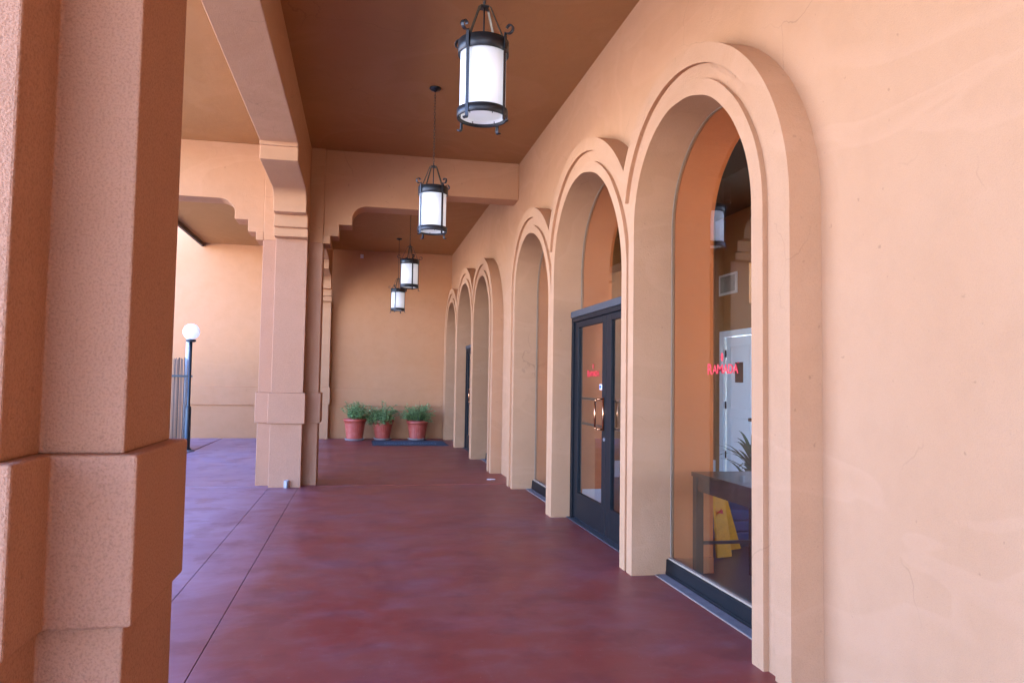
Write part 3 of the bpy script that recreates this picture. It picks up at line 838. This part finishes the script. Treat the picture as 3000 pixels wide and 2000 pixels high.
    # lobby plant
    T = thing('lobby_plant', (4.10, 6.75, 0), 'broad leaved plant in a pot inside the lobby, leaves at the window edge', 'plant')
    T.location = (4.35, 7.75, 0)
    bm = bmesh.new(); lathe(bm, [(0, .001), (.12, .001), (.16, .34), (.165, .36), (.15, .36), (.145, .30), (0, .30)], n=32); link('pot', bm, 'navy', T)
    bm = bmesh.new(); rnd = random.Random(9)
    for k in range(46):
        a = rnd.uniform(0, 2*PI); e = rnd.uniform(.5, 1.5); L = rnd.uniform(.35, .6); w = rnd.uniform(.035, .06)
        d = Vector((math.cos(a), math.sin(a), e*1.2)).normalized(); q = Vector((0, 0, .30 + rnd.uniform(0, .45))); s = Vector((-math.sin(a), math.cos(a), 0))
        prev = None
        for i in range(8):
            t = i/7; ww = w*math.sin(PI*(.12 + .86*t))*.5 + .002
            v1, v2 = bm.verts.new(q + s*ww), bm.verts.new(q - s*ww)
            if prev: bm.faces.new([prev[0], prev[1], v2, v1])
            prev = (v1, v2); d = (d + Vector((0, 0, -.30*t))).normalized(); q = q + d*L/7
    link('foliage', bm, 'leaf_dark', T, weld=False)
interior()

# ------------------------------------------------------------ light and sky
SUN = Vector((.70, .26, .66)).normalized()
el = math.asin(SUN.z); az = math.atan2(SUN.x, SUN.y)
w = bpy.data.worlds.new('World'); sc.world = w; w.use_nodes = True
nt = w.node_tree; sky = nt.nodes.new('ShaderNodeTexSky'); sky.sky_type = 'NISHITA'; sky.sun_disc = False
sky.sun_elevation = el; sky.sun_rotation = az; sky.air_density = 1.0; sky.dust_density = .3; sky.ozone_density = 6.0
bg = nt.nodes['Background']; bg.inputs[1].default_value = .12
tint = nt.nodes.new('ShaderNodeMix'); tint.data_type = 'RGBA'; tint.blend_type = 'MULTIPLY'; tint.inputs[0].default_value = 1
tint.inputs[7].default_value = (1.0, 1.0, 1.30, 1)
nt.links.new(sky.outputs[0], tint.inputs[6]); nt.links.new(tint.outputs[2], bg.inputs[0])
L = bpy.data.lights.new('sun', 'SUN'); L.energy = 4.2; L.angle = math.radians(.5); L.color = (1, .96, .87)
lo = bpy.data.objects.new('sun', L); col.objects.link(lo); lo.location = SUN*40
lo.rotation_euler = SUN.to_track_quat('Z', 'Y').to_euler()

# ------------------------------------------------------------ camera
cam = bpy.data.cameras.new('camera'); co = bpy.data.objects.new('camera', cam); col.objects.link(co)
cam.sensor_width = 36; cam.sensor_fit = 'HORIZONTAL'; cam.lens = 2183.9 / 3000 * 36; cam.clip_end = 2000; cam.clip_start = .05
yaw, pitch, roll = .19873764, .054331, -.01582953
fwd = Vector((math.sin(yaw)*math.cos(pitch), math.cos(yaw)*math.cos(pitch), math.sin(pitch)))
rt = Vector((math.cos(yaw), -math.sin(yaw), 0)); dn = fwd.cross(rt)
c, s = math.cos(roll), math.sin(roll)
r2 = rt*c + dn*s; d2 = -rt*s + dn*c
m = Matrix((( r2.x, -d2.x, -fwd.x), (r2.y, -d2.y, -fwd.y), (r2.z, -d2.z, -fwd.z))).to_4x4()
m.translation = (0, 0, 1.55); co.matrix_world = m
sc.camera = co

sc.view_settings.view_transform = 'Standard'; sc.view_settings.look = 'None'; sc.view_settings.gamma = 1
sc.view_settings.use_curve_mapping = False
sc.view_settings.exposure = 4.45
sc.cycles.use_denoising = True
sc.cycles.max_bounces = 12; sc.cycles.diffuse_bounces = 8; sc.cycles.glossy_bounces = 4; sc.cycles.transparent_max_bounces = 12
sc.cycles.sample_clamp_indirect = 8
sc.cycles.caustics_reflective = False; sc.cycles.caustics_refractive = False
